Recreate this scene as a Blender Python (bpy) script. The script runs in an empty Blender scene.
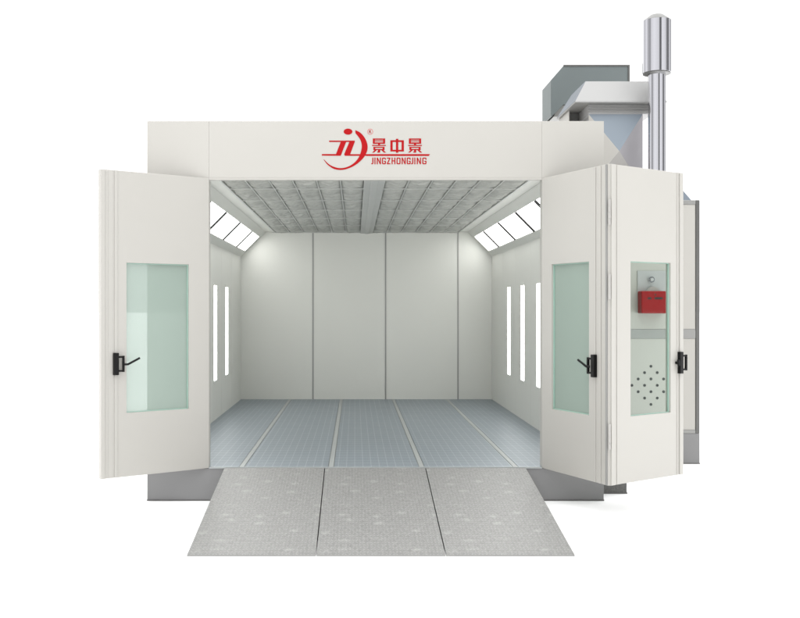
import bpy, bmesh, math, random
from mathutils import Vector, Matrix, noise
random.seed(7)
sc = bpy.context.scene
C = sc.collection
R = math.radians

# ---------------------------------------------------------------- materials
def mat(name, col, rough=.5, metal=0., bump=0., bscale=60., var=.04, vscale=2.5, spec=.5, aniso=None, rvar=.08):
    m = bpy.data.materials.new(name); m.use_nodes = True
    nt = m.node_tree; N = nt.nodes; L = nt.links
    b = N['Principled BSDF']
    b.inputs['Roughness'].default_value = rough
    b.inputs['Metallic'].default_value = metal
    b.inputs['Specular IOR Level'].default_value = spec
    tc = N.new('ShaderNodeTexCoord')
    mp = N.new('ShaderNodeMapping'); L.new(tc.outputs['Object'], mp.inputs['Vector'])
    if aniso: mp.inputs['Scale'].default_value = aniso
    n1 = N.new('ShaderNodeTexNoise'); n1.inputs['Scale'].default_value = vscale
    n1.inputs['Detail'].default_value = 4
    L.new(mp.outputs[0], n1.inputs['Vector'])
    mx = N.new('ShaderNodeMix'); mx.data_type = 'RGBA'
    mx.inputs['A'].default_value = (*[max(0, c*(1-var)) for c in col], 1)
    mx.inputs['B'].default_value = (*[min(1, c*(1+var)) for c in col], 1)
    L.new(n1.outputs['Fac'], mx.inputs['Factor'])
    L.new(mx.outputs['Result'], b.inputs['Base Color'])
    mr = N.new('ShaderNodeMapRange')
    mr.inputs['To Min'].default_value = max(.02, rough-rvar); mr.inputs['To Max'].default_value = min(1, rough+rvar)
    L.new(n1.outputs['Fac'], mr.inputs['Value']); L.new(mr.outputs[0], b.inputs['Roughness'])
    if bump:
        n2 = N.new('ShaderNodeTexNoise'); n2.inputs['Scale'].default_value = bscale; n2.inputs['Detail'].default_value = 3
        L.new(mp.outputs[0], n2.inputs['Vector'])
        bp = N.new('ShaderNodeBump'); bp.inputs['Strength'].default_value = bump; bp.inputs['Distance'].default_value = .01
        L.new(n2.outputs['Fac'], bp.inputs['Height']); L.new(bp.outputs[0], b.inputs['Normal'])
    m['mix'] = mx.name
    return m

def emit(name, col, s):
    m = bpy.data.materials.new(name); m.use_nodes = True
    b = m.node_tree.nodes['Principled BSDF']
    b.inputs['Base Color'].default_value = (.8,.8,.8,1)
    b.inputs['Emission Color'].default_value = (*col,1); b.inputs['Emission Strength'].default_value = s
    return m

M = {}
M['paint'] = mat('white_panel_paint', (.420,.409,.379), .42, bump=.03, bscale=220, var=.015, vscale=1.2)
M['paint_in'] = mat('inner_panel_paint', (.61,.615,.578), .5, bump=.04, bscale=160, var=.02, vscale=1.0)
M['mauve'] = mat('steel_mauve_reflection', (.34,.33,.345), .4, .35, var=.04)
M['blue_dark'] = mat('dark_blue_steel_and_hood_shade', (.085,.105,.13), .4, .35, var=.05)
M['taupe'] = mat('steel_taupe_reflection', (.33,.32,.305), .4, .3, var=.05)
M['galv'] = mat('grey_sheet_steel', (.40,.40,.40), .45, .35, bump=.03, bscale=90, var=.05, vscale=2, aniso=(1,1,6))
M['plinth'] = mat('plinth_steel', (.21,.21,.21), .40, .25, bump=.04, bscale=80, var=.08, vscale=1.2)
M['rubber_mat'] = mat('ribbed_dark_steel', (.13,.13,.125), .7, .1, bump=.6, bscale=55, var=.5, vscale=60)
M['rail'] = mat('rail_grey', (.27,.27,.26), .4, .3, var=.04)
M['frame_dark'] = mat('corner_post_grey', (.13,.13,.125), .35, .5, var=.06)
M['duct'] = mat('duct_dark_steel', (.135,.158,.158), .5, .25, bump=.03, bscale=60, var=.08, vscale=1.5)
M['blue'] = mat('steel_blue_reflection', (.20,.235,.27), .38, .45, bump=.02, bscale=60, var=.05, vscale=1.5)
M['hood'] = mat('hood_paint', (.32,.32,.315), .4, .05, var=.03)
M['chrome'] = mat('stainless_pipe', (.66,.66,.685), .10, 1., var=.04, vscale=3, rvar=.04, aniso=(1,1,.1))
M['black'] = mat('black_plastic', (.003,.003,.003), .4, 0, var=.2, spec=.2)
M['red'] = mat('red_enamel', (.26,.004,.006), .5, 0, var=.08, vscale=8, spec=.2)
M['red_dark'] = mat('red_slot_dark', (.012,.002,.002), .5, 0, var=.1)
M['logo'] = mat('logo_red_vinyl', (.33,.007,.009), .7, 0, var=.05, vscale=20, spec=.1)
M['logo_pale'] = mat('logo_pale_red_vinyl', (.50,.16,.15), .45, 0, var=.05, vscale=20)
M['floorbeam'] = mat('floor_beam_steel', (.34,.36,.355), .4, .2, var=.08, vscale=5)
M['hinge'] = mat('hinge_white', (.38,.37,.35), .35, .05, var=.03)
M['seam'] = mat('dark_gap', (.10,.10,.095), .7, 0, var=.1)
M['edgeglass'] = mat('pale_green_seal', (.30,.46,.39), .3, 0, var=.05)
M['lamp'] = emit('lamp_diffuser', (1,1,.985), 6.0)
M['ground'] = mat('white_studio_floor', (.95,.95,.95), .9, 0, var=.01, spec=.1)
M['beam_grey'] = mat('ceiling_beam_paint', (.40,.41,.395), .45, .05, var=.03)
M['tread'] = mat('ceil_grid_steel', (.45,.46,.44), .4, .1, var=.03)

# ceiling filter fabric
M['filter'] = mat('filter_wool', (.39,.395,.37), .95, 0, bump=1.0, bscale=26, var=.30, vscale=7, spec=.1, aniso=(.55,1.6,1))

# glass
def glassmat(name, tint, diff, dfac):
    m = bpy.data.materials.new(name); m.use_nodes = True
    nt = m.node_tree; N = nt.nodes; L = nt.links
    N.remove(N['Principled BSDF'])
    out = N['Material Output']
    tr = N.new('ShaderNodeBsdfTransparent'); tr.inputs[0].default_value = (*tint,1)
    df = N.new('ShaderNodeBsdfDiffuse'); df.inputs[0].default_value = (*diff,1)
    gl = N.new('ShaderNodeBsdfGlossy'); gl.inputs['Roughness'].default_value = .03; gl.inputs[0].default_value=(.62,.68,.65,1)
    fr = N.new('ShaderNodeFresnel'); fr.inputs[0].default_value = 1.45
    m0 = N.new('ShaderNodeMixShader'); m0.inputs[0].default_value = dfac
    L.new(tr.outputs[0], m0.inputs[1]); L.new(df.outputs[0], m0.inputs[2])
    m1 = N.new('ShaderNodeMixShader'); 
    ge = N.new('ShaderNodeNewGeometry'); iv = N.new('ShaderNodeMath'); iv.operation='SUBTRACT'; iv.inputs[0].default_value = 1; L.new(ge.outputs['Backfacing'], iv.inputs[1])
    ml = N.new('ShaderNodeMath'); ml.operation='MULTIPLY'; L.new(fr.outputs[0], ml.inputs[0]); L.new(iv.outputs[0], ml.inputs[1]); L.new(ml.outputs[0], m1.inputs[0])
    L.new(m0.outputs[0], m1.inputs[1]); L.new(gl.outputs[0], m1.inputs[2]); L.new(m1.outputs[0], out.inputs[0])
    return m
M['glass_clear'] = glassmat('clear_green_glass', (.89,.935,.91), (.55,.70,.62), .004)
M['glass'] = glassmat('frosted_green_glass', (.64,.655,.645), (.48,.585,.52), .45)

# ramp chequer plate
def ramp_material():
    m = mat('chequer_plate_steel', (.186,.185,.180), .45, .25, var=.05, vscale=5)
    nt = m.node_tree; N = nt.nodes; L = nt.links; b = N['Principled BSDF']
    tc = N.new('ShaderNodeTexCoord')
    sp = N.new('ShaderNodeSeparateXYZ'); L.new(tc.outputs['Object'], sp.inputs[0])
    def mth(op, a, c=None):
        n = N.new('ShaderNodeMath'); n.operation = op
        for i, v in enumerate((a, c)):
            if v is None: continue
            if isinstance(v, (int, float)): n.inputs[i].default_value = v
            else: L.new(v, n.inputs[i])
        return n.outputs[0]
    P = .025
    u = mth('DIVIDE', sp.outputs[0], .026); v = mth('DIVIDE', sp.outputs[1], .046)
    par = mth('FLOORED_MODULO', mth('ADD', mth('FLOOR', u), mth('FLOOR', v)), 2.)
    fu = mth('SUBTRACT', mth('FRACT', u), .5); fv = mth('SUBTRACT', mth('FRACT', v), .5)
    a = mth('ADD', fu, fv); c = mth('SUBTRACT', fu, fv)
    aa = mth('MULTIPLY', a, a); cc = mth('MULTIPLY', c, c)
    ka = mth('ADD', mth('MULTIPLY', par, 16.), 1.8)
    kc = mth('SUBTRACT', 17.8, mth('MULTIPLY', par, 16.))
    e = mth('ADD', mth('MULTIPLY', aa, ka), mth('MULTIPLY', cc, kc))
    h = mth('MAXIMUM', mth('SUBTRACT', 1., e), 0.)
    bp = N.new('ShaderNodeBump'); bp.inputs['Strength'].default_value = .55; bp.inputs['Distance'].default_value = .004
    L.new(h, bp.inputs['Height']); L.new(bp.outputs[0], b.inputs['Normal'])
    # wear: worn bright scuffs
    mp = N.new('ShaderNodeMapping'); mp.inputs['Scale'].default_value = (5., 6., 1); L.new(tc.outputs['Object'], mp.inputs[0])
    vo = N.new('ShaderNodeTexVoronoi'); vo.inputs['Scale'].default_value = 1.3; vo.inputs['Randomness'].default_value = .55
    nz = N.new('ShaderNodeTexNoise'); nz.inputs['Scale'].default_value = 7; L.new(tc.outputs['Object'], nz.inputs['Vector'])
    ad = N.new('ShaderNodeMix'); ad.data_type='VECTOR'; ad.inputs['Factor'].default_value=.35
    L.new(mp.outputs[0], ad.inputs['A']); L.new(nz.outputs['Color'], ad.inputs['B'])
    L.new(ad.outputs['Result'], vo.inputs['Vector'])
    cr = N.new('ShaderNodeMapRange'); cr.inputs['From Min'].default_value=.24; cr.inputs['From Max'].default_value=.0
    cr.inputs['To Min'].default_value=0; cr.inputs['To Max'].default_value=.20
    L.new(vo.outputs['Distance'], cr.inputs['Value'])
    mx0 = N[m['mix']]
    mx = N.new('ShaderNodeMix'); mx.data_type='RGBA'
    fn = N.new('ShaderNodeTexNoise'); fn.inputs['Scale'].default_value = 45; fn.inputs['Detail'].default_value = 5; fn.inputs['Roughness'].default_value=.8
    fm = N.new('ShaderNodeMapping'); fm.inputs['Scale'].default_value = (1, .45, 1); L.new(tc.outputs['Object'], fm.inputs[0]); L.new(fm.outputs[0], fn.inputs['Vector'])
    fr_ = N.new('ShaderNodeMapRange'); fr_.inputs['From Min'].default_value=.35; fr_.inputs['From Max'].default_value=.75; fr_.inputs['To Max'].default_value=.30
    L.new(fn.outputs['Fac'], fr_.inputs['Value'])
    hh = mth('ADD', mth('MULTIPLY', h, .14), fr_.outputs[0])
    L.new(mx0.outputs['Result'], mx.inputs['A']); mx.inputs['B'].default_value=(.60,.60,.58,1)
    L.new(mth('ADD', cr.outputs[0], hh), mx.inputs['Factor'])
    L.new(mx.outputs['Result'], b.inputs['Base Color'])
    return m
M['ramp'] = ramp_material()

# floor grating
def grate_material():
    m = mat('grating_blue_steel', (.212,.250,.285), .40, .4, var=.08, vscale=3, rvar=.06)
    nt = m.node_tree; N = nt.nodes; L = nt.links; b = N['Principled BSDF']
    tc = N.new('ShaderNodeTexCoord'); sp = N.new('ShaderNodeSeparateXYZ'); L.new(tc.outputs['Object'], sp.inputs[0])
    def mth(op, a, c=None):
        n = N.new('ShaderNodeMath'); n.operation = op
        for i, v in enumerate((a, c)):
            if v is None: continue
            if isinstance(v, (int, float)): n.inputs[i].default_value = v
            else: L.new(v, n.inputs[i])
        return n.outputs[0]
    v = mth('FRACT', mth('DIVIDE', sp.outputs[1], .17))
    d = mth('ABSOLUTE', mth('SUBTRACT', v, .5))
    line = mth('LESS_THAN', d, .05)
    v2 = mth('FRACT', mth('DIVIDE', sp.outputs[0], .0127))
    d2 = mth('LESS_THAN', mth('ABSOLUTE', mth('SUBTRACT', v2, .5)), .2)
    mx0 = N[m['mix']]; mx = N.new('ShaderNodeMix'); mx.data_type='RGBA'
    L.new(mx0.outputs['Result'], mx.inputs['A']); mx.inputs['B'].default_value=(.44,.48,.50,1)
    v3 = mth('FRACT', mth('DIVIDE', sp.outputs[0], .0759))
    bar = mth('LESS_THAN', mth('ABSOLUTE', mth('SUBTRACT', v3, .5)), .035)
    L.new(mth('MINIMUM', mth('ADD', mth('MULTIPLY', bar, .6), mth('ADD', mth('MULTIPLY', line, .5), mth('MULTIPLY', d2, .10))), 1.), mx.inputs['Factor'])
    L.new(mx.outputs['Result'], b.inputs['Base Color'])
    bp = N.new('ShaderNodeBump'); bp.inputs['Strength'].default_value=.35; bp.inputs['Distance'].default_value=.003
    L.new(mth('ADD', mth('ADD', line, bar), mth('MULTIPLY', d2, .3)), bp.inputs['Height']); L.new(bp.outputs[0], b.inputs['Normal'])
    return m
M['grate'] = grate_material()
M['gratebar'] = mat('grating_bar_steel', (.36,.40,.425), .22, .6, var=.05)

# ---------------------------------------------------------------- mesh helpers
def bx(bm, x0, x1, y0, y1, z0, z1):
    v = [bm.verts.new(p) for p in ((x0,y0,z0),(x1,y0,z0),(x1,y1,z0),(x0,y1,z0),(x0,y0,z1),(x1,y0,z1),(x1,y1,z1),(x0,y1,z1))]
    for f in ((0,3,2,1),(4,5,6,7),(0,1,5,4),(1,2,6,5),(2,3,7,6),(3,0,4,7)): bm.faces.new([v[i] for i in f])

def ring(bm, P0, P1):
    """closed solid joining two loops of equal length, caps included"""
    a = [bm.verts.new(p) for p in P0]; b = [bm.verts.new(p) for p in P1]; n = len(a)
    for i in range(n): bm.faces.new((a[i], a[(i+1)%n], b[(i+1)%n], b[i]))
    bm.faces.new(list(reversed(a))); bm.faces.new(b)

def prism_xz(bm, pts, y0, y1):
    ring(bm, [(x,y0,z) for x,z in pts], [(x,y1,z) for x,z in pts])

def frame(bm, x0,x1,z0,z1, a0,a1,b0,b1, y0,y1):
    o = [(x0,z0),(x1,z0),(x1,z1),(x0,z1)]; i = [(a0,b0),(a1,b0),(a1,b1),(a0,b1)]
    V = {}
    for k, y in enumerate((y0,y1)):
        V[k] = ([bm.verts.new((p[0],y,p[1])) for p in o], [bm.verts.new((p[0],y,p[1])) for p in i])
    for j in range(4):
        n = (j+1)%4
        bm.faces.new((V[0][0][j],V[0][0][n],V[0][1][n],V[0][1][j]))
        bm.faces.new((V[1][0][n],V[1][0][j],V[1][1][j],V[1][1][n]))
        bm.faces.new((V[0][0][n],V[0][0][j],V[1][0][j],V[1][0][n]))
        bm.faces.new((V[0][1][j],V[0][1][n],V[1][1][n],V[1][1][j]))

def tube(bm, p, q, r, seg=12, r2=None):
    p = Vector(p); q = Vector(q); d = (q-p); L = d.length
    mtx = Matrix.Translation((p+q)/2) @ d.to_track_quat('Z','Y').to_matrix().to_4x4()
    bmesh.ops.create_cone(bm, cap_ends=True, segments=seg, radius1=r, radius2=r if r2 is None else r2, depth=L, matrix=mtx)

def lathe(bm, prof, cx, cy, seg=48):
    rows = []
    for r, z in prof:
        rows.append([bm.verts.new((cx+r*math.cos(2*math.pi*i/seg), cy+r*math.sin(2*math.pi*i/seg), z)) for i in range(seg)])
    for a, b in zip(rows, rows[1:]):
        for i in range(seg): bm.faces.new((a[i], a[(i+1)%seg], b[(i+1)%seg], b[i]))
    bm.faces.new(list(reversed(rows[0]))); bm.faces.new(rows[-1])

def obj(name, bm, m, parent=None, bevel=0., smooth=False, off=None, norm=True):
    """link bm (world coordinates, or the parent's frame) as one mesh"""
    if norm: bmesh.ops.recalc_face_normals(bm, faces=bm.faces)
    me = bpy.data.meshes.new(name); 
    if off is not None: bmesh.ops.translate(bm, verts=bm.verts, vec=-Vector(off))
    bm.to_mesh(me); bm.free()
    me.materials.append(M[m] if isinstance(m, str) else m)
    o = bpy.data.objects.new(name, me); C.objects.link(o)
    if parent: o.parent = parent
    if bevel:
        b = o.modifiers.new('Bevel','BEVEL'); b.width = bevel; b.segments = 2; b.limit_method = 'ANGLE'; b.angle_limit = R(35)
        b.harden_normals = False
    if smooth:
        for p in me.polygons: p.use_smooth = True
        me.set_sharp_from_angle(angle=R(35))
    return o

def thing(name, label, cat, loc, group=None):
    o = bpy.data.objects.new(name, None); C.objects.link(o); o.location = loc
    o.empty_display_size = .2
    o['label'] = label; o['category'] = cat
    if group: o['group'] = group
    return o

B = bmesh.new
CZ = 1.76      # camera height; depth d in front of the camera is y = d - 9.2
D0 = 9.2
FL = .31       # booth floor

# ================================================================= setting
bm = B(); 
s = 400
v = [bm.verts.new(p) for p in ((-s,-s,0),(s,-s,0),(s,s,0),(-s,s,0))]; bm.faces.new(v)
g = obj('ground', bm, 'ground'); g['kind'] = 'structure'

# ================================================================= booth
XL, XR = -1.901, 2.276          # outer
IL, IR = -1.825, 2.19           # inner
OL, OR = -1.335, 1.709          # opening
LEN = 6.9
ZT = CZ+1.713; ZO = CZ+1.192
booth = thing('spray_booth', 'large white paint spray booth with open folding doors and lit grey interior', 'spray booth', ((XL+XR)/2, 0, 0))
BO = booth.location.copy()
def bp_(name, bm, m, **k): return obj(name, bm, m, booth, off=BO, **k)

bm = B(); bx(bm, XL, XR, .0, LEN+.1, 0, FL-.012); pl = bp_('plinth', bm, 'plinth', bevel=.004)
bm = B(); bx(bm, XL-.002, XR+.002, -.004, .03, 0, .012); bp_('plinth_skirt', bm, 'frame_dark')
# front facade panels
bm = B(); bx(bm, OL+.0004, OR-.0004, 0, .06, ZO, ZT); bp_('header_panel', bm, 'paint', bevel=.0012)
bm = B(); bx(bm, OL, OR, -.006, .06, ZO-.018, ZO-.001); bp_('header_trim', bm, 'paint', bevel=.002)
bm = B(); bx(bm, XL, OL-.0004, 0, .06, FL, ZT); bp_('front_panel', bm, 'paint', bevel=.0012)
bm = B(); bx(bm, OR+.0004, XR, 0, .06, FL, ZT); bp_('front_panel', bm, 'paint', bevel=.0012)
bm = B(); bx(bm, OL-.05, OL-.002, .062, .11, FL, ZO-.02); bp_('door_jamb', bm, 'paint', bevel=.003)
bm = B(); bx(bm, OR+.002, OR+.05, .062, .11, FL, ZO-.02); bp_('door_jamb', bm, 'paint', bevel=.003)
# side walls: outer skin, roof, back
CH0, CH1 = CZ+1.222, CZ+.826     # chamfer top / bottom
bm = B(); bx(bm, XL, IL-.01, .062, LEN+.1, FL, ZT); bp_('side_wall', bm, 'paint', bevel=.003)
bm = B(); bx(bm, IR+.01, XR, .062, LEN+.1, FL, ZT); bp_('side_wall', bm, 'paint', bevel=.003)
bm = B(); bx(bm, IL-.009, IR+.009, .062, LEN+.1, ZT-.05, ZT-.002); bp_('roof', bm, 'paint')
# inner wall lining panels with joints (left, right) and back wall
def lining(xa, xb, cuts, name):
    bm = B()
    for a, b in zip(cuts, cuts[1:]): bx(bm, min(xa,xb), max(xa,xb), a+.002, b-.002, FL-.01, CH1+.06)
    return bp_(name, bm, 'paint_in', bevel=.003)
SL = [2.77, 3.935, 5.10]         # vertical lamps
SL = [1.605]+SL
cuts = [.112, 1.02, 2.185, 3.35, 4.57, 5.68, LEN-.001]
lining(IL-.008, IL, cuts, 'wall_lining'); lining(IR, IR+.008, cuts, 'wall_lining')
seams = [IL-.0, -.672, .49, 1.648, IR]
for a, b in zip(seams, seams[1:]):
    bm = B(); bx(bm, a+(.003 if a > IL else -.006), b-(.003 if b < IR else -.006), LEN, LEN+.05, FL-.01, CZ+1.30); bp_('back_wall_panel', bm, 'paint_in', bevel=.005)
bm = B()
for x in seams[1:-1]: bx(bm, x-.010, x+.010, LEN-.006, LEN+.002, FL-.01, CZ+1.215)
bp_('joint_strip', bm, 'rail')
bm = B(); bx(bm, IL, IR, LEN+.052, LEN+.09, FL, ZT-.06); bp_('back_wall', bm, 'paint')
# floor
div = [IL, -1.04, -.22, .613, 1.475, IR]
beams = B()
for x in div[1:-1]: bx(beams, x-.022, x+.022, .002, LEN-.003, FL-.01, FL-.0028)
bx(beams, OL, OR, -.012, .0, FL-.014, FL+.001)
bp_('floor_beam', beams, 'floorbeam', bevel=.002)
for a, b in zip(div, div[1:]):
    bm = B(); x0 = a+(.027 if a != IL else .0); x1 = b-(.027 if b != IR else .0)
    bx(bm, x0, x1, .002, LEN, FL-.011, FL-.004)
    g = bp_('floor_grating', bm, 'grate')

# ceiling: margins, centre beam, grid, filter panels
CL = CZ+1.222
FX0, FX1 = -1.285, 1.66
mid = .187
bm = B(); bx(bm, -1.43, FX0, .062, LEN, CL, CL+.04); bx(bm, FX1, 1.804, .062, LEN, CL, CL+.04)
bp_('ceiling_margin', bm, 'paint_in', bevel=.003)
bm = B(); bx(bm, FX0-.012, FX0+.012, .062, LEN, CL-.010, CL+.02); bx(bm, FX1-.012, FX1+.012, .062, LEN, CL-.010, CL+.02)
bx(bm, FX0+.013, mid-.101, LEN-.03, LEN-.001, CL-.016, CL+.01); bx(bm, mid+.101, FX1-.013, LEN-.03, LEN-.001, CL-.016, CL+.01)
bp_('ceiling_rail', bm, 'tread', bevel=.003)
bm = B(); bx(bm, mid-.10, mid+.10, .062, LEN, CL-.022, CL+.03); bx(bm, mid-.035, mid+.035, .062, LEN, CL-.030, CL-.0225); bp_('ceiling_beam', bm, 'beam_grey', bevel=.004)
rows = [.12, 1.04, 2.14, 3.25, 4.36, 5.50, 6.62, LEN-.031]
cols = []
for a, b in ((FX0+.012, mid-.10), (mid+.10, FX1-.012)):
    w = (b-a)/6; cols += [(a+w*i, a+w*(i+1)) for i in range(6)]
bm = B()
for c0, c1 in cols:
    if abs(c1-(mid-.10)) > 1e-3 and abs(c1-(FX1-.012)) > 1e-3:
        bx(bm, c1-.006, c1+.006, .063, LEN-.001, CL-.009, CL+.0)
for y in rows[1:-1]:
    for a, b in ((FX0+.013, mid-.101), (mid+.101, FX1-.013)): bx(bm, a, b, y-.010, y+.010, CL-.0105, CL-.001)
bp_('ceiling_grid', bm, 'tread')
def filt(w, d, seed):
    bm = B(); nx, ny = 22, 60; G = []
    for j in range(ny+1):
        row = []
        for i in range(nx+1):
            u, v = i/nx, j/ny
            x, y = (u-.5)*w, (v-.5)*d
            puff = (max(0,math.sin(math.pi*u))**.35)*(max(0,math.sin(math.pi*v))**.25)
            n = noise.noise(Vector((x*7+seed*3.1, y*16+seed*7.7, seed)))*.018 + noise.noise(Vector((x*22+seed, y*40, seed*2.)))*.007
            z = .014 - .028*puff + n*1.7*puff
            row.append(bm.verts.new((x, y, max(z,-.012) if False else z)))
        G.append(row)
    for j in range(ny):
        for i in range(nx): bm.faces.new((G[j][i],G[j+1][i],G[j+1][i+1],G[j][i+1]))
    me = bpy.data.meshes.new('filter_panel'); bm.normal_update(); bm.to_mesh(me); bm.free()
    me.materials.append(M['filter'])
    for p in me.polygons: p.use_smooth = True
    return me
w = cols[0][1]-cols[0][0]
variants = {}
for c0, c1 in cols:
    for a, b in zip(rows, rows[1:]):
        k = (round(b-a,2), random.randint(1,5))
        if k not in variants: variants[k] = filt(w-.002, b-a-.002, k[1]+k[0])
        o = bpy.data.objects.new('filter_panel', variants[k]); C.objects.link(o); o.parent = booth
        o.location = Vector(((c0+c1)/2, (a+b)/2, CL+.002)) - BO
bm = B(); bx(bm, -1.43, 1.804, .064, LEN, CL+.062, CL+.085); bp_('plenum_board', bm, 'paint_in')
# inclined light panels between side walls and ceiling
def inclined(side):
    # local axes: s along slope 0..1
    def P(s_, out): # returns x,z
        x = -1.43-.395*s_; z = CL-.396*s_
        nx, nz = .708, -.706  # into the room
        x += nx*out; z += nz*out
        if side > 0: x = 2*mid - x
        return x, z
    Ys = [(.12, 1.36), (1.39, 2.645), (2.675, 4.075), (4.105, 5.585), (5.615, 6.74)]
    bm = B()
    def slab(bm, s0, s1, y0, y1, o0, o1):
        q = [P(s0,o0), P(s1,o0), P(s1,o1), P(s0,o1)]
        ring(bm, [(x,y0,z) for x,z in q], [(x,y1,z) for x,z in q])
    slab(bm, .0, .225, .062, LEN, -.02, 0); slab(bm, .79, 1.0, .062, LEN, -.02, 0)
    for a, b in zip([(0,.062)]+Ys, Ys+[(LEN,0)]):
        slab(bm, .2255, .7895, a[1], b[0], -.02, -.001)
    bp_('lamp_housing', bm, 'paint_in', norm=True)
    for y0, y1 in Ys[1:]:
        bm = B(); slab(bm, .2255, .7895, y0-.075, y0+.045, -.0005, .008)
        bp_('lamp_divider', bm, 'black')
    for y0, y1 in Ys:
        bm = B(); slab(bm, .23, .785, y0+.004, y1-.004, -.03, -.008)
        bp_('ceiling_lamp', bm, 'lamp')
inclined(-1); inclined(1)
# vertical wall lamps
for side in (-1, 1):
    for y in SL:
        x = IL if side < 0 else IR
        t = -side
        bm = B(); frame(bm, y-.17, y+.17, CZ-.975, CZ+.335, y-.135, y+.135, CZ-.94, CZ+.30, 0, .004)
        bm2 = B()
        for vv in bm.verts: vv.co = Vector((x+t*vv.co.y, vv.co.x, vv.co.z))
        fr = bp_('wall_lamp', bm, 'paint_in', bevel=.001)
        bm = B(); xs = sorted((x+t*.0005, x+t*.003)); bx(bm, xs[0], xs[1], y-.134, y+.134, CZ-.939, CZ+.299)
        obj('diffuser', bm, 'lamp', fr, off=BO)
# side connecting duct at the plinth
bm = B(); bx(bm, XR+.002, 2.58, .35, 2.1, 0, .33); bp_('side_duct_base', bm, 'rubber_mat', bevel=.003)
bm = B(); bx(bm, XR+.003, 2.585, .346, 2.104, 0, .012); bp_('duct_base_skirt', bm, 'frame_dark')

# ---------------------------------------------------------------- door leaves
LZ0, LZ1 = CZ-1.459, CZ+1.190
WZ0, WZ1 = CZ-.906, CZ+.395
def leaf(hx, hd, ex, ed, vis, w0, w1, prof, handle, label):
    d = Vector((ex-hx, ed-hd)); Ln = d.length; ang = math.atan2(d.y, d.x)
    T = .05
    def yy(out): return vis*out              # out>0 towards the viewer side
    bm = B(); frame(bm, 0, Ln, LZ0, LZ1, w0, w1, WZ0, WZ1, yy(0), yy(-T))
    lf = obj('door_leaf', bm, 'paint', booth, bevel=.003)
    lf.location = Vector((hx, hd-D0, 0)) - BO; lf.rotation_euler = (0,0,ang)
    lf['label'] = label
    # pressed edge profiles
    bm = B()
    for a, b, o in prof: bx(bm, a, b, min(yy(.0005),yy(o)), max(yy(.0005),yy(o)), LZ0+.001, LZ1-.001)
    obj('edge_profile', bm, 'paint', lf, bevel=.003)
    # pane
    bm = B(); ys = sorted((yy(-.036), yy(-.030))); bx(bm, w0+.001, w1-.001, ys[0], ys[1], WZ0+.001, WZ1-.001)
    obj('window_pane', bm, 'glass_clear' if handle[3] == 'short' else 'glass', lf)
    bm = B(); frame(bm, w0+.0005, w1-.0005, WZ0+.0005, WZ1-.0005, w0+.007, w1-.007, WZ0+.007, WZ1-.007, yy(-.0290), yy(-.018))
    obj('window_seal', bm, 'edgeglass' , lf)
    # handle
    hp, dirn, hz, lever = handle
    bm = B()
    def hb(a, b, o0, o1, z0, z1):
        a, b = sorted((hp+dirn*a, hp+dirn*b)); o = sorted((yy(o0), yy(o1))); bx(bm, a, b, o[0], o[1], z0, z1)
    hb(-.022, .022, .0, .035, hz-.095, hz+.095)
    hb(.022, .062, .022, .036, hz+.052, hz+.068); hb(.022, .062, .022, .036, hz-.068, hz-.052)
    hb(.054, .072, .020, .040, hz-.070, hz+.070)
    h = obj('door_handle', bm, 'black', lf, bevel=.003)
    bm = B()
    if lever == 'long':
        tube(bm, (hp+dirn*.060, yy(.045), hz-.004), (hp+dirn*.095, yy(.055), hz-.004), .0095)
        tube(bm, (hp+dirn*.092, yy(.055), hz-.005), (hp+dirn*.20, yy(.062), hz+.048), .0095)
    elif lever == 'mid':
        tube(bm, (hp+dirn*.035, yy(.030), hz-.008), (hp+dirn*.055, yy(.055), hz-.006), .011)
        tube(bm, (hp+dirn*.050, yy(.055), hz-.008), (hp+dirn*.145, yy(.075), hz+.046), .0095)
    else:
        tube(bm, (hp-dirn*.040, yy(.0), hz+.0), (hp-dirn*.040, yy(.03), hz+.0), .012)
        tube(bm, (hp-dirn*.040, yy(.03), hz-.022), (hp-dirn*.052, yy(.034), hz+.028), .012)
    obj('lever', bm, 'black', h, smooth=True)
    return lf, Ln
l1, n1 = leaf(-1.335, 9.195, -2.170, 8.584, 1, .202, .800,
     [(.885,.912,.006), (.925,.965,-.0 + .0025), (1.0,1.034,.008)], (.905,-1,CZ-.478,'long'), 'single left door leaf swung outward')
l2, n2 = leaf(1.709, 9.195, 2.084, 8.28, -1, .157, .721,
     [(.80,.822,.006), (.86,.895,.006), (.93,.985,.009)], (.815,-1,CZ-.482,'mid'), 'inner leaf of the right folding door')
l3, n3 = leaf(2.104, 8.28, 2.885, 8.858, -1, .2575, .801,
     [(.003,.05,.009), (.075,.09,.005), (.885,.90,.004), (.92,.968,.010)], (.915,1,CZ-.475,'short'), 'outer leaf of the right folding door')
# fold hinges between l2 and l3
for z0, z1 in ((199.7,225.4),(274,299.5),(423.4,449)):
    a = CZ+(308.4-z1)/121.3; b = CZ+(308.4-z0)/121.3
    bm = B(); n = 4
    for i in range(n):
        q0 = a+(b-a)*i/n; q1 = a+(b-a)*(i+1)/n
        tube(bm, (0,-0.012,q0+.001), (0,-0.012,q1-.001), .0115, 14)
    h = obj('fold_hinge', bm, 'hinge', l3, smooth=True)
    h.location = (-.026, .004, 0)
bm = B(); bx(bm, -.030, -.001, .016, .030, LZ0+.004, LZ1-.004); obj('fold_gasket', bm, 'rail', l3)
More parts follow.
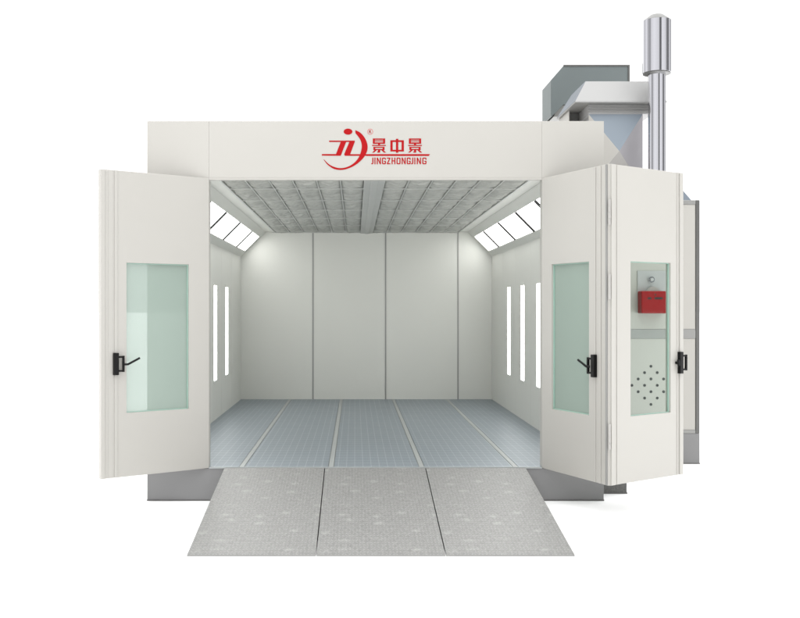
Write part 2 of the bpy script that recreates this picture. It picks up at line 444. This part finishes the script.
# ---------------------------------------------------------------- logo on the header (vinyl, 2 mm proud)
SC = 109.35
def LP(px, py): return ((px-355)/SC, CZ+(308.4-py)/SC)
def poly(bm, pts, y=-.0025):
    pts = [LP(*p) for p in pts]
    prism_xz(bm, pts, y, -.0003)
def cA(pts): return [(315+x/11.23, 120+y/11.23) for x,y in pts]
def cB(pts): return [(365+x/11.24, 120+y/11.24) for x,y in pts]
def smooth_pts(P, n=6):
    out = []
    for i in range(len(P)-1):
        p0 = P[max(i-1,0)]; p1 = P[i]; p2 = P[i+1]; p3 = P[min(i+2,len(P)-1)]
        for k in range(n):
            t = k/n
            out.append(tuple(.5*((2*p1[j])+(-p0[j]+p2[j])*t+(2*p0[j]-5*p1[j]+4*p2[j]-p3[j])*t*t+(-p0[j]+3*p1[j]-3*p2[j]+p3[j])*t**3) for j in (0,1)))
    out.append(P[-1]); return out
em = B()
poly(em, cA([(371+49*math.cos(t), 131+34*math.sin(t)) for t in [i*2*math.pi/32 for i in range(32)]]))
outer = smooth_pts([(452,114),(505,140),(555,195),(586,265),(588,335),(555,410),(500,470),(430,520),(350,552),(285,561),(215,550),(150,510),(115,470),(96,443)])
inner = smooth_pts([(105,447),(150,492),(210,525),(285,541),(360,528),(430,490),(485,430),(515,360),(525,290),(512,230),(485,185),(455,150)])
# crescent as a strip of quads
def resample(P, n):
    d = [0]
    for a, b in zip(P, P[1:]): d.append(d[-1]+math.hypot(b[0]-a[0], b[1]-a[1]))
    out = []; j = 0
    for i in range(n+1):
        t = d[-1]*i/n
        while j < len(d)-2 and d[j+1] < t: j += 1
        k = (t-d[j])/max(1e-9, d[j+1]-d[j]); out.append((P[j][0]+(P[j+1][0]-P[j][0])*k, P[j][1]+(P[j+1][1]-P[j][1])*k))
    return out
o_ = [LP(*p) for p in cA(resample(outer, 60))]; i_ = [LP(*p) for p in cA(resample(list(reversed(inner)), 60))]
f0 = [[em.verts.new((p[0], y, p[1])) for p in o_] for y in (-.0025,-.0003)]
f1 = [[em.verts.new((p[0], y, p[1])) for p in i_] for y in (-.0025,-.0003)]
for k in range(60):
    em.faces.new((f0[0][k],f0[0][k+1],f1[0][k+1],f1[0][k]))
    em.faces.new((f0[0][k],f0[1][k],f0[1][k+1],f0[0][k+1])); em.faces.new((f1[0][k],f1[0][k+1],f1[1][k+1],f1[1][k]))
for k in (0,60): em.faces.new((f0[0][k],f1[0][k],f1[1][k],f0[1][k]))
poly(em, cA([(157,232),(448,232),(446,247),(159,247)]), -.0022)
poly(em, cA([(288,247.5),(350,247.5),(297,382.5),(236,382.5)]), -.0022)
poly(em, cA([(385,247.5),(446,247.5),(395,384),(328,384)]), -.0022)
poly(em, cA([(78,383),(297,383),(289,402),(76,400)]), -.0022)
poly(em, cA([(328,384.5),(720,384.5),(720,402),(334,402)]), -.0022)
bp_('logo_emblem', em, 'logo', norm=True)
lt = B()
poly(lt, cB([(18,384),(730,384),(718,404),(18,404)]), -.0021)
def rect(x0,x1,y0,y1): poly(lt, cB([(x0,y0),(x1,y0),(x1,y1),(x0,y1)]), -.0024)
def jing(x, s=1.):
    r = lambda a,b,c,d: rect(x+a, x+b, c, d)
    r(8,146,208,222); r(8,30,222,268); r(124,146,222,268)          # sun box
    r(30,124,230,239); r(30,124,252,268)
    r(66,90,268.5,280)
    r(0,154,281,292)                                              # long bar
    r(14,140,302,313); r(14,36,313,326); r(118,140,313,326); r(14,140,326.5,338)   # mouth
    poly(lt, cB([(x+66,338.5),(x+90,338.5),(x+90,366),(x+58,366),(x+56,356),(x+66,356)]), -.0024)
    poly(lt, cB([(x+28,338.5),(x+52,338.5),(x+22,366),(x+0,366)]), -.0024)
    poly(lt, cB([(x+104,338.5),(x+128,338.5),(x+156,366),(x+132,366)]), -.0024)
jing(80); jing(485)
rect(285,437,228,247); rect(285,311,247.5,335); rect(411,437,247.5,335); rect(285,437,335.5,354)
rect(348,374,212,227.5); rect(348,374,247.5,335); rect(348,374,354.5,368)
bp_('chinese_lettering', lt, 'logo', norm=True)

def text_mesh(txt, x0, x1, z0, z1, y, name, m, parent, off=None, offset=.02, shear=0.):
    cu = bpy.data.curves.new(name, 'FONT'); cu.body = txt; cu.size = 1; cu.extrude = 0; cu.offset = offset; cu.shear = shear
    t = bpy.data.objects.new('tmp', cu); C.objects.link(t)
    bpy.context.view_layer.update()
    me = bpy.data.meshes.new_from_object(t.evaluated_get(bpy.context.evaluated_depsgraph_get()))
    bpy.data.objects.remove(t)
    xs = [v.co.x for v in me.vertices]; ys = [v.co.y for v in me.vertices]
    ax, bx_, ay, by = min(xs), max(xs), min(ys), max(ys)
    bm = B(); bm.from_mesh(me); bpy.data.meshes.remove(me)
    for v in bm.verts: v.co = Vector((x0+(v.co.x-ax)/(bx_-ax)*(x1-x0), y, z0+(v.co.y-ay)/(by-ay)*(z1-z0)))
    r = bmesh.ops.extrude_face_region(bm, geom=list(bm.faces))
    bmesh.ops.translate(bm, verts=[e for e in r['geom'] if isinstance(e, bmesh.types.BMVert)], vec=(0,-.0015,0))
    return obj(name, bm, m, parent, off=off)
# romanised name, condensed capitals drawn stroke by stroke
rm = B(); T0, T1 = 423., 497.
def P4(pts): poly(rm, cB(pts), -.0023)
def RR(a,b,c,d): P4([(a,c),(b,c),(b,d),(a,d)])
SW, SH = 12., 11.
def letter(ch, a, b):
    if ch == 'I': m_=(a+b)/2; RR(m_-SW/2, m_+SW/2, T0, T1)
    elif ch == 'H': RR(a,a+SW,T0,T1); RR(b-SW,b,T0,T1); RR(a+SW+.1,b-SW-.1,T0+31,T0+31+SH)
    elif ch == 'N':
        RR(a,a+SW,T0,T1); RR(b-SW,b,T0,T1)
        P4([(a+SW+.1,T0),(a+SW+.1,T0+24),(b-SW-.1,T1),(b-SW-.1,T1-24)])
    elif ch == 'Z':
        RR(a,b,T0,T0+SH); RR(a,b,T1-SH,T1); P4([(b-SW-2,T0+SH+.1),(b,T0+SH+.1),(a+SW+2,T1-SH-.1),(a,T1-SH-.1)])
    elif ch in 'OG':
        k = 7
        P4([(a,T0+k),(a+k,T0),(b-k,T0),(b,T0+k),(b-SW,T0+SH),(a+SW,T0+SH)])
        P4([(a,T1-k),(a+SW,T1-SH),(b-SW,T1-SH),(b,T1-k),(b-k,T1),(a+k,T1)])
        P4([(a,T0+k+.1),(a+SW,T0+SH+.1),(a+SW,T1-SH-.1),(a,T1-k-.1)])
        if ch == 'O': P4([(b,T0+k+.1),(b,T1-k-.1),(b-SW,T1-SH-.1),(b-SW,T0+SH+.1)])
        else:
            RR(b-SW,b,T0+SH+.1,T0+24); P4([(b-SW,T0+37),(b,T0+37),(b,T1-k-.1),(b-SW,T1-SH-.1)]); RR(a+22,b-SW-.1,T0+37,T0+46)
    elif ch == 'J':
        RR(b-SW,b,T0,T1-SH); P4([(a,T1-SH),(b,T1-SH+.1),(b-5,T1),(a,T1)])
for ch_, a_, b_ in (('J',70,94),('I',103,121),('N',132,179),('G',191,235),('Z',246,285),('H',299,341),('O',354,399),('N',412,457),('G',469,513),('J',518,542),('I',551,569),('N',582,629),('G',644,691)):
    letter(ch_, a_, b_)
bp_('brand_lettering', rm, 'logo', norm=True)
# registered mark
bm = B(); c = LP(370.2,131.7); r1, r2 = .0265, .0215; n = 32
V = [[bm.verts.new((c[0]+r*math.cos(2*math.pi*i/n), y, c[1]+r*math.sin(2*math.pi*i/n))) for i in range(n)] for r, y in ((r1,-.0004),(r1,-.0022),(r2,-.0022),(r2,-.0004))]
for a_, b_ in ((0,1),(1,2),(2,3)):
    for i in range(n): bm.faces.new((V[a_][i],V[a_][(i+1)%n],V[b_][(i+1)%n],V[b_][i]))
bp_('registered_ring', bm, 'logo_pale')
text_mesh('R', c[0]-.010, c[0]+.011, c[1]-.0125, c[1]+.0125, -.0008, 'registered_letter', 'logo', booth, BO, .02)

# ================================================================= ramp plates
SLP = math.atan2(FL-.02, 2.05); RL = math.hypot(FL-.02, 2.05)
xs = [-1.192, -.276, .644, 1.559]
labs = ['left chequer plate ramp section leading up to the booth floor', 'middle chequer plate ramp section between the two outer ones', 'right chequer plate ramp section in front of the folding door']
for k in range(3):
    x0, x1 = xs[k]+(.004 if k else 0), xs[k+1]-(.004 if k < 2 else 0)
    t = thing('loading_ramp', labs[k], 'ramp', ((x0+x1)/2, -1.04, 0), 'ramp sections at the booth entrance')
    hw = (x1-x0)/2
    bm = B(); bx(bm, -hw, hw, -RL/2, RL/2, -.006, 0)
    o = obj('ramp_plate', bm, 'ramp', t, bevel=.0015); o.rotation_euler = (SLP,0,0); o.location = (0,0,(FL+.008)/2)
    bm = B()
    for sx in (-hw+.003, hw-.009):
        ring(bm, [(sx,-1.0,.001),(sx,.99,.001),(sx,.99,FL-.02),(sx,-1.0,.012)], [(sx+.006,-1.0,.001),(sx+.006,.99,.001),(sx+.006,.99,FL-.02),(sx+.006,-1.0,.012)])
    obj('side_rib', bm, 'rail', t)
    bm = B(); bx(bm, -hw+.001, hw-.001, -1.03, -1.022, .0, .012); obj('front_lip', bm, 'rail', t)

# ================================================================= air cabinet
CX0, CX1, CY0, CY1 = 2.34, 3.90, 2.18, 5.6
CT = CZ+1.226
cab = thing('air_cabinet', 'tall white panelled air supply cabinet on a grey base behind the folding door', 'air cabinet', ((CX0+CX1)/2, (CY0+CY1)/2, 0))
CO = cab.location.copy()
def cp(name, bm, m, **k): return obj(name, bm, m, cab, off=CO, **k)
bm = B(); bx(bm, CX0, CX1, CY0, CY1, 0, .343); cp('cabinet_base', bm, 'plinth', bevel=.004)
bm = B(); bx(bm, CX0-.003, CX1+.003, CY0-.004, CY1, 0, .012); cp('base_skirt', bm, 'frame_dark')
fr = B()
for x0, x1 in ((CX0, CX0+.05), (CX1-.045, CX1)):
    for y0, y1 in ((CY0, CY0+.045), (CY1-.045, CY1)): bx(fr, x0, x1, y0, y1, .344, CT)
cp('corner_post', fr, 'frame_dark', bevel=.006)
rl = B()
for z0, z1 in ((.345,.385), (CZ-.34, CZ-.236), (CT-.05, CT-.001)):
    bx(rl, CX0+.051, CX1-.046, CY0+.002, CY0+.04, z0, z1)
    bx(rl, CX1-.042, CX1-.002, CY0+.046, CY1-.046, z0, z1)
cp('cross_rail', rl, 'rail', bevel=.003)
bm = B(); bx(bm, CX0+.052, CX1-.047, CY0+.008, CY0+.03, CZ-.2355, CT-.0505); up = cp('front_panel', bm, 'paint', bevel=.004)
bm = B(); bx(bm, CX0+.052, CX1-.047, CY0+.008, CY0+.03, .3855, CZ-.3405); lo = cp('front_panel', bm, 'paint', bevel=.004)
bm = B(); bx(bm, CX1-.03, CX1-.008, CY0+.046, CY1-.046, .3855, CT-.051); cp('side_panel', bm, 'paint', bevel=.004)
bm = B(); bx(bm, CX0+.004, CX1-.004, CY0+.046, CY1, CT-.03, CT-.003); bx(bm, CX0+.01, CX0+.03, CY0+.046, CY1-.046, .345, CT-.04); bx(bm, CX0+.05, CX1-.05, CY1-.03, CY1-.01, .345, CT-.04)
cp('rear_casing', bm, 'paint')
# vent holes
yv = CY0+.008
bm = B(); Pp = 49/7.72/88.4
for r in range(7):
    n = 4-abs(3-r); z = CZ+(308.4-(366.3+r*6.36))/88.4
    for i in range(n):
        x = (651.1-355)/88.4 + (i-(n-1)/2)*2*Pp
        bmesh.ops.create_cone(bm, cap_ends=True, segments=20, radius1=.016, radius2=.016, depth=.003, matrix=Matrix.Translation((x, yv-.001, z)) @ Matrix.Rotation(R(90),4,'X'))
obj('vent_hole', bm, 'black', lo, off=CO)
# burner mounting plate, knob
bm = B(); bx(bm, 3.195, 3.55, yv-.012, yv-.001, CZ+.17, CZ+.425); pt = cp('burner_plate', bm, 'galv', bevel=.003)
bm = B(); tube(bm, (3.345,yv-.013,CZ+.325), (3.345,yv-.05,CZ+.325), .034, 28); kn = obj('knob', bm, 'chrome', pt, off=CO, smooth=True)
bm = B(); tube(bm, (3.345,yv-.051,CZ+.325), (3.345,yv-.075,CZ+.325), .018, 28); obj('knob_cap', bm, 'galv', pt, off=CO, smooth=True)
bm = B(); tube(bm, (3.36,yv-.013,CZ+.17), (3.36,yv-.06,CZ+.17), .075, 32); obj('flange', bm, 'hinge', pt, off=CO, smooth=True)
# red burner
bm = B(); bx(bm, 3.198, 3.477, CY0-.15, yv-.002, CZ-.057, CZ+.194)
bn = cp('burner', bm, 'red', bevel=.012)
bm = B(); yb = CY0-.151
for x0, x1, z in ((3.275,3.300,.113),(3.352,3.425,.113)):
    bx(bm, x0, x1, yb-.003, yb+.003, CZ+z-.011, CZ+z+.011)
    for xx in (x0, x1): bmesh.ops.create_cone(bm, cap_ends=True, segments=20, radius1=.0109, radius2=.0109, depth=.0055, matrix=Matrix.Translation((xx, yb, CZ+z)) @ Matrix.Rotation(R(90),4,'X'))
bmesh.ops.create_cone(bm, cap_ends=True, segments=16, radius1=.009, radius2=.009, depth=.006, matrix=Matrix.Translation((3.352, yb, CZ+.153)) @ Matrix.Rotation(R(90),4,'X'))
obj('burner_slot', bm, 'red_dark', bn, off=CO)

# ================================================================= chimney
PX, PY, PR = 3.555, 2.65, .1
ch = thing('exhaust_chimney', 'tall shiny stainless steel chimney pipe with a thicker cap on top', 'chimney', (PX, PY, CT))
HO = ch.location.copy()
bm = B(); lathe(bm, [(PR, CT+.0), (PR, CT+.02), (PR, 4.58), (PR, 4.60)], PX, PY, 56); obj('pipe', bm, 'chrome', ch, off=HO, smooth=True)
bm = B(); lathe(bm, [(.158,4.529),(.163,4.532),(.163,4.540),(.163,5.138),(.163,5.143)], PX, PY, 56); obj('chimney_cap', bm, 'chrome', ch, off=HO, smooth=True)
bm = B(); lathe(bm, [(.1625,5.1435),(.157,5.150),(.082,5.208),(.076,5.213),(.068,5.216)], PX, PY, 56); obj('cap_cone', bm, 'frame_dark', ch, off=HO, smooth=True)
bm = B(); lathe(bm, [(.159,4.520),(.159,4.5285)], PX, PY, 56); obj('cap_ring', bm, 'frame_dark', ch, off=HO)
bm = B()
b0 = [(PX-.29,2.30,CT+.001),(PX+.30,2.30,CT+.001),(PX+.30,2.92,CT+.001),(PX-.29,2.92,CT+.001)]
t0 = [(PX-.2,PY-.2,CT+.19),(PX+.2,PY-.2,CT+.19),(PX+.2,PY+.2,CT+.19),(PX-.2,PY+.2,CT+.19)]
ring(bm, b0, t0); obj('flashing', bm, 'blue_dark', ch, off=HO, bevel=.003)

# ================================================================= hood tower
tw = thing('air_intake_tower', 'boxy air intake tower with a white hipped rain hood beside the chimney', 'air intake', (3.14, 3.3, CT))
TO = tw.location.copy()
def tp(name, bm, m, **k): return obj(name, bm, m, tw, off=TO, **k)
EZ = CZ+2.457
bm = B()
ring(bm, [(2.625,2.80,EZ),(3.722,2.80,EZ),(3.722,3.88,EZ),(2.625,3.88,EZ)], [(2.625,2.80,EZ+.012),(3.722,2.80,EZ+.012),(3.722,3.88,EZ+.012),(2.625,3.88,EZ+.012)])
hood_rim = tp('hood_rim', bm, 'hood', bevel=.002)
bm = B()
ring(bm, [(2.626,2.801,EZ+.013),(3.721,2.801,EZ+.013),(3.721,3.879,EZ+.013),(2.626,3.879,EZ+.013)], [(2.785,2.95,EZ+.285),(3.56,2.95,EZ+.285),(3.56,3.73,EZ+.285),(2.785,3.73,EZ+.285)])
tp('rain_hood', bm, 'hood')
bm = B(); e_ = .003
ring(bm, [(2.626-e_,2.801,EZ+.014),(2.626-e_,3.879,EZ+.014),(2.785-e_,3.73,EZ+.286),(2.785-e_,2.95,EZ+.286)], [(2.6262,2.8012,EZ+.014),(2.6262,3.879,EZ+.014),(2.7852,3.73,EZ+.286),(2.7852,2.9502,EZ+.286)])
tp('hood_side_shade', bm, 'blue_dark')  # layer added so the hood's left slope carries its shade as colour
bx0, bx1, by0, by1 = 2.816, 3.466, 2.90, 3.62
# louvred intake band under the hood
bm = B()
bx(bm, bx0, 3.60, by0+.03, by1, CZ+2.345, EZ-.002)
tp('intake_band', bm, 'galv')
bm = B()
for z in (2.372, 2.402, 2.432): bx(bm, bx0-.004, 3.604, by0+.002, by0+.03, CZ+z-.006, CZ+z+.006)
tp('louvre', bm, 'rail', bevel=.002)
# body shell
bm = B(); z0, z1 = CT+.001, CZ+2.344
bx(bm, bx0, bx1, by0+.021, by1, z0, z1)
tp('tower_body', bm, 'galv', bevel=.003)
bm = B(); bx(bm, bx0-.006, bx0-.001, by0+.03, by1-.2, CZ+2.20, CZ+2.22); bx(bm, bx0-.006, bx0-.001, by0+.03, by1-.2, CZ+2.29, CZ+2.31)
tp('side_rib', bm, 'rail')
# pyramid pressed front panel, one metal; face colours imitate its light and reflections
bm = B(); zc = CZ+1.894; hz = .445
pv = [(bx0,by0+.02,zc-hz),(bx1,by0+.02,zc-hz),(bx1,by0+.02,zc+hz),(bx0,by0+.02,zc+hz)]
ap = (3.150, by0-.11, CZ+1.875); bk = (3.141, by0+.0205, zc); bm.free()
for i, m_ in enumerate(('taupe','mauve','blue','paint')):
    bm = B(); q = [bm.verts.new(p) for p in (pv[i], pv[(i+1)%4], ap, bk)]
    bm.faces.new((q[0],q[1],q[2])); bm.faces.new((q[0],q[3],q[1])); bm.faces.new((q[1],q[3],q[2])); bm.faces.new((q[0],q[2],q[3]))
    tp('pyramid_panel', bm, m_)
bm = B(); bx(bm, 2.655, 2.665, 3.30, 3.87, CT+.3, EZ-.002); tp('side_baffle', bm, 'paint')
bm = B(); bx(bm, 2.68, 2.815, 3.45, 3.60, CT+.3, EZ-.002); tp('baffle_frame', bm, 'frame_dark')

# ================================================================= dark elbow duct
dk = thing('elbow_duct', 'dark grey rectangular air duct elbow rising behind the white rain hood', 'duct', (3.27, 5.1, CT))
KO = dk.location.copy()
bm = B()
prism_xz(bm, [(2.726,4.437),(2.745,4.437),(2.90,4.595),(3.818,4.595),(3.818,5.145),(2.907,5.145),(2.726,4.937)], 4.8, 5.45)
obj('duct_elbow', bm, 'duct', dk, off=KO, bevel=.006)
bm = B(); ring(bm, [(2.78,4.86,4.44),(3.55,4.86,4.44),(3.55,5.4,4.44),(2.78,5.4,4.44)], [(2.80,4.83,4.594),(3.60,4.83,4.594),(3.60,5.42,4.594),(2.80,5.42,4.594)])
obj('duct_throat', bm, 'rail', dk, off=KO, bevel=.003)
bm = B(); bx(bm, 3.02, 3.46, 4.9, 5.36, CT, 4.439); obj('duct_shaft', bm, 'duct', dk, off=KO)
bm = B(); bx(bm, 2.90, 3.822, 4.792, 4.7995, 5.125, 5.149); bx(bm, 3.796, 3.822, 4.792, 4.7995, 4.60, 5.124)
obj('duct_flange', bm, 'frame_dark', dk, off=KO)

# ================================================================= world (studio white with grey strips behind the camera)
w_ = bpy.data.worlds.new('World'); sc.world = w_; w_.use_nodes = True
nt = w_.node_tree; N = nt.nodes; L = nt.links; bg = N['Background']
W = 1.36
tc = N.new('ShaderNodeTexCoord'); sp = N.new('ShaderNodeSeparateXYZ'); L.new(tc.outputs['Generated'], sp.inputs[0])
at = N.new('ShaderNodeMath'); at.operation='ARCTAN2'; L.new(sp.outputs[0], at.inputs[0])
ng = N.new('ShaderNodeMath'); ng.operation='MULTIPLY'; ng.inputs[1].default_value=-1; L.new(sp.outputs[1], ng.inputs[0]); L.new(ng.outputs[0], at.inputs[1])
mr = N.new('ShaderNodeMapRange'); mr.inputs['From Min'].default_value=-math.pi; mr.inputs['From Max'].default_value=math.pi; L.new(at.outputs[0], mr.inputs['Value'])
cr = N.new('ShaderNodeValToRGB'); L.new(mr.outputs[0], cr.inputs[0])
# azimuth: .5 = straight behind the camera, .25 = left, .75 = right, 0/1 = ahead
st = [(0,1.),(.085,1.),(.13,.5),(.20,.85),(.26,.40),(.31,.34),(.33,.72),(.40,.84),(.50,.70),(.522,.12),(.552,.14),(.57,.85),(.66,.70),(.69,.26),(.75,.10),(.775,.75),(.83,.4),(.89,.35),(.92,1.),(1,1.)]
e = cr.color_ramp.elements
e[0].position=0; e[0].color=(1,1,1,1); e[1].position=1; e[1].color=(1,1,1,1)
for p, c in st[1:-1]:
    q = e.new(p); q.color = (c, c, c*1.03 if c < 1 else c, 1)
# brighter soft overhead light
el = N.new('ShaderNodeMapRange'); el.inputs['From Min'].default_value = .35; el.inputs['From Max'].default_value = .9
el.inputs['To Min'].default_value = 0; el.inputs['To Max'].default_value = 1; L.new(sp.outputs[2], el.inputs['Value'])
tm = N.new('ShaderNodeMix'); tm.data_type='RGBA'; L.new(el.outputs[0], tm.inputs['Factor']); L.new(cr.outputs[0], tm.inputs['A']); tm.inputs['B'].default_value=(2.7,2.7,2.7,1)
L.new(tm.outputs['Result'], bg.inputs['Color']); bg.inputs['Strength'].default_value = W

# ================================================================= camera
cam = bpy.data.cameras.new('camera'); co = bpy.data.objects.new('camera', cam); C.objects.link(co)
co.location = (0, -D0, CZ); co.rotation_euler = (R(90), 0, 0)
cam.lens = 1006/800*36; cam.sensor_width = 36; cam.shift_x = 45/800; cam.shift_y = -.6/800
cam.clip_end = 2000; cam.clip_start = .1
sc.camera = co
sc.render.engine = 'CYCLES'
sc.view_settings.view_transform = 'Standard'; sc.view_settings.look = 'None'
sc.view_settings.exposure = 0; sc.view_settings.gamma = 1
sc.cycles.max_bounces = 10; sc.cycles.diffuse_bounces = 6; sc.cycles.transparent_max_bounces = 12
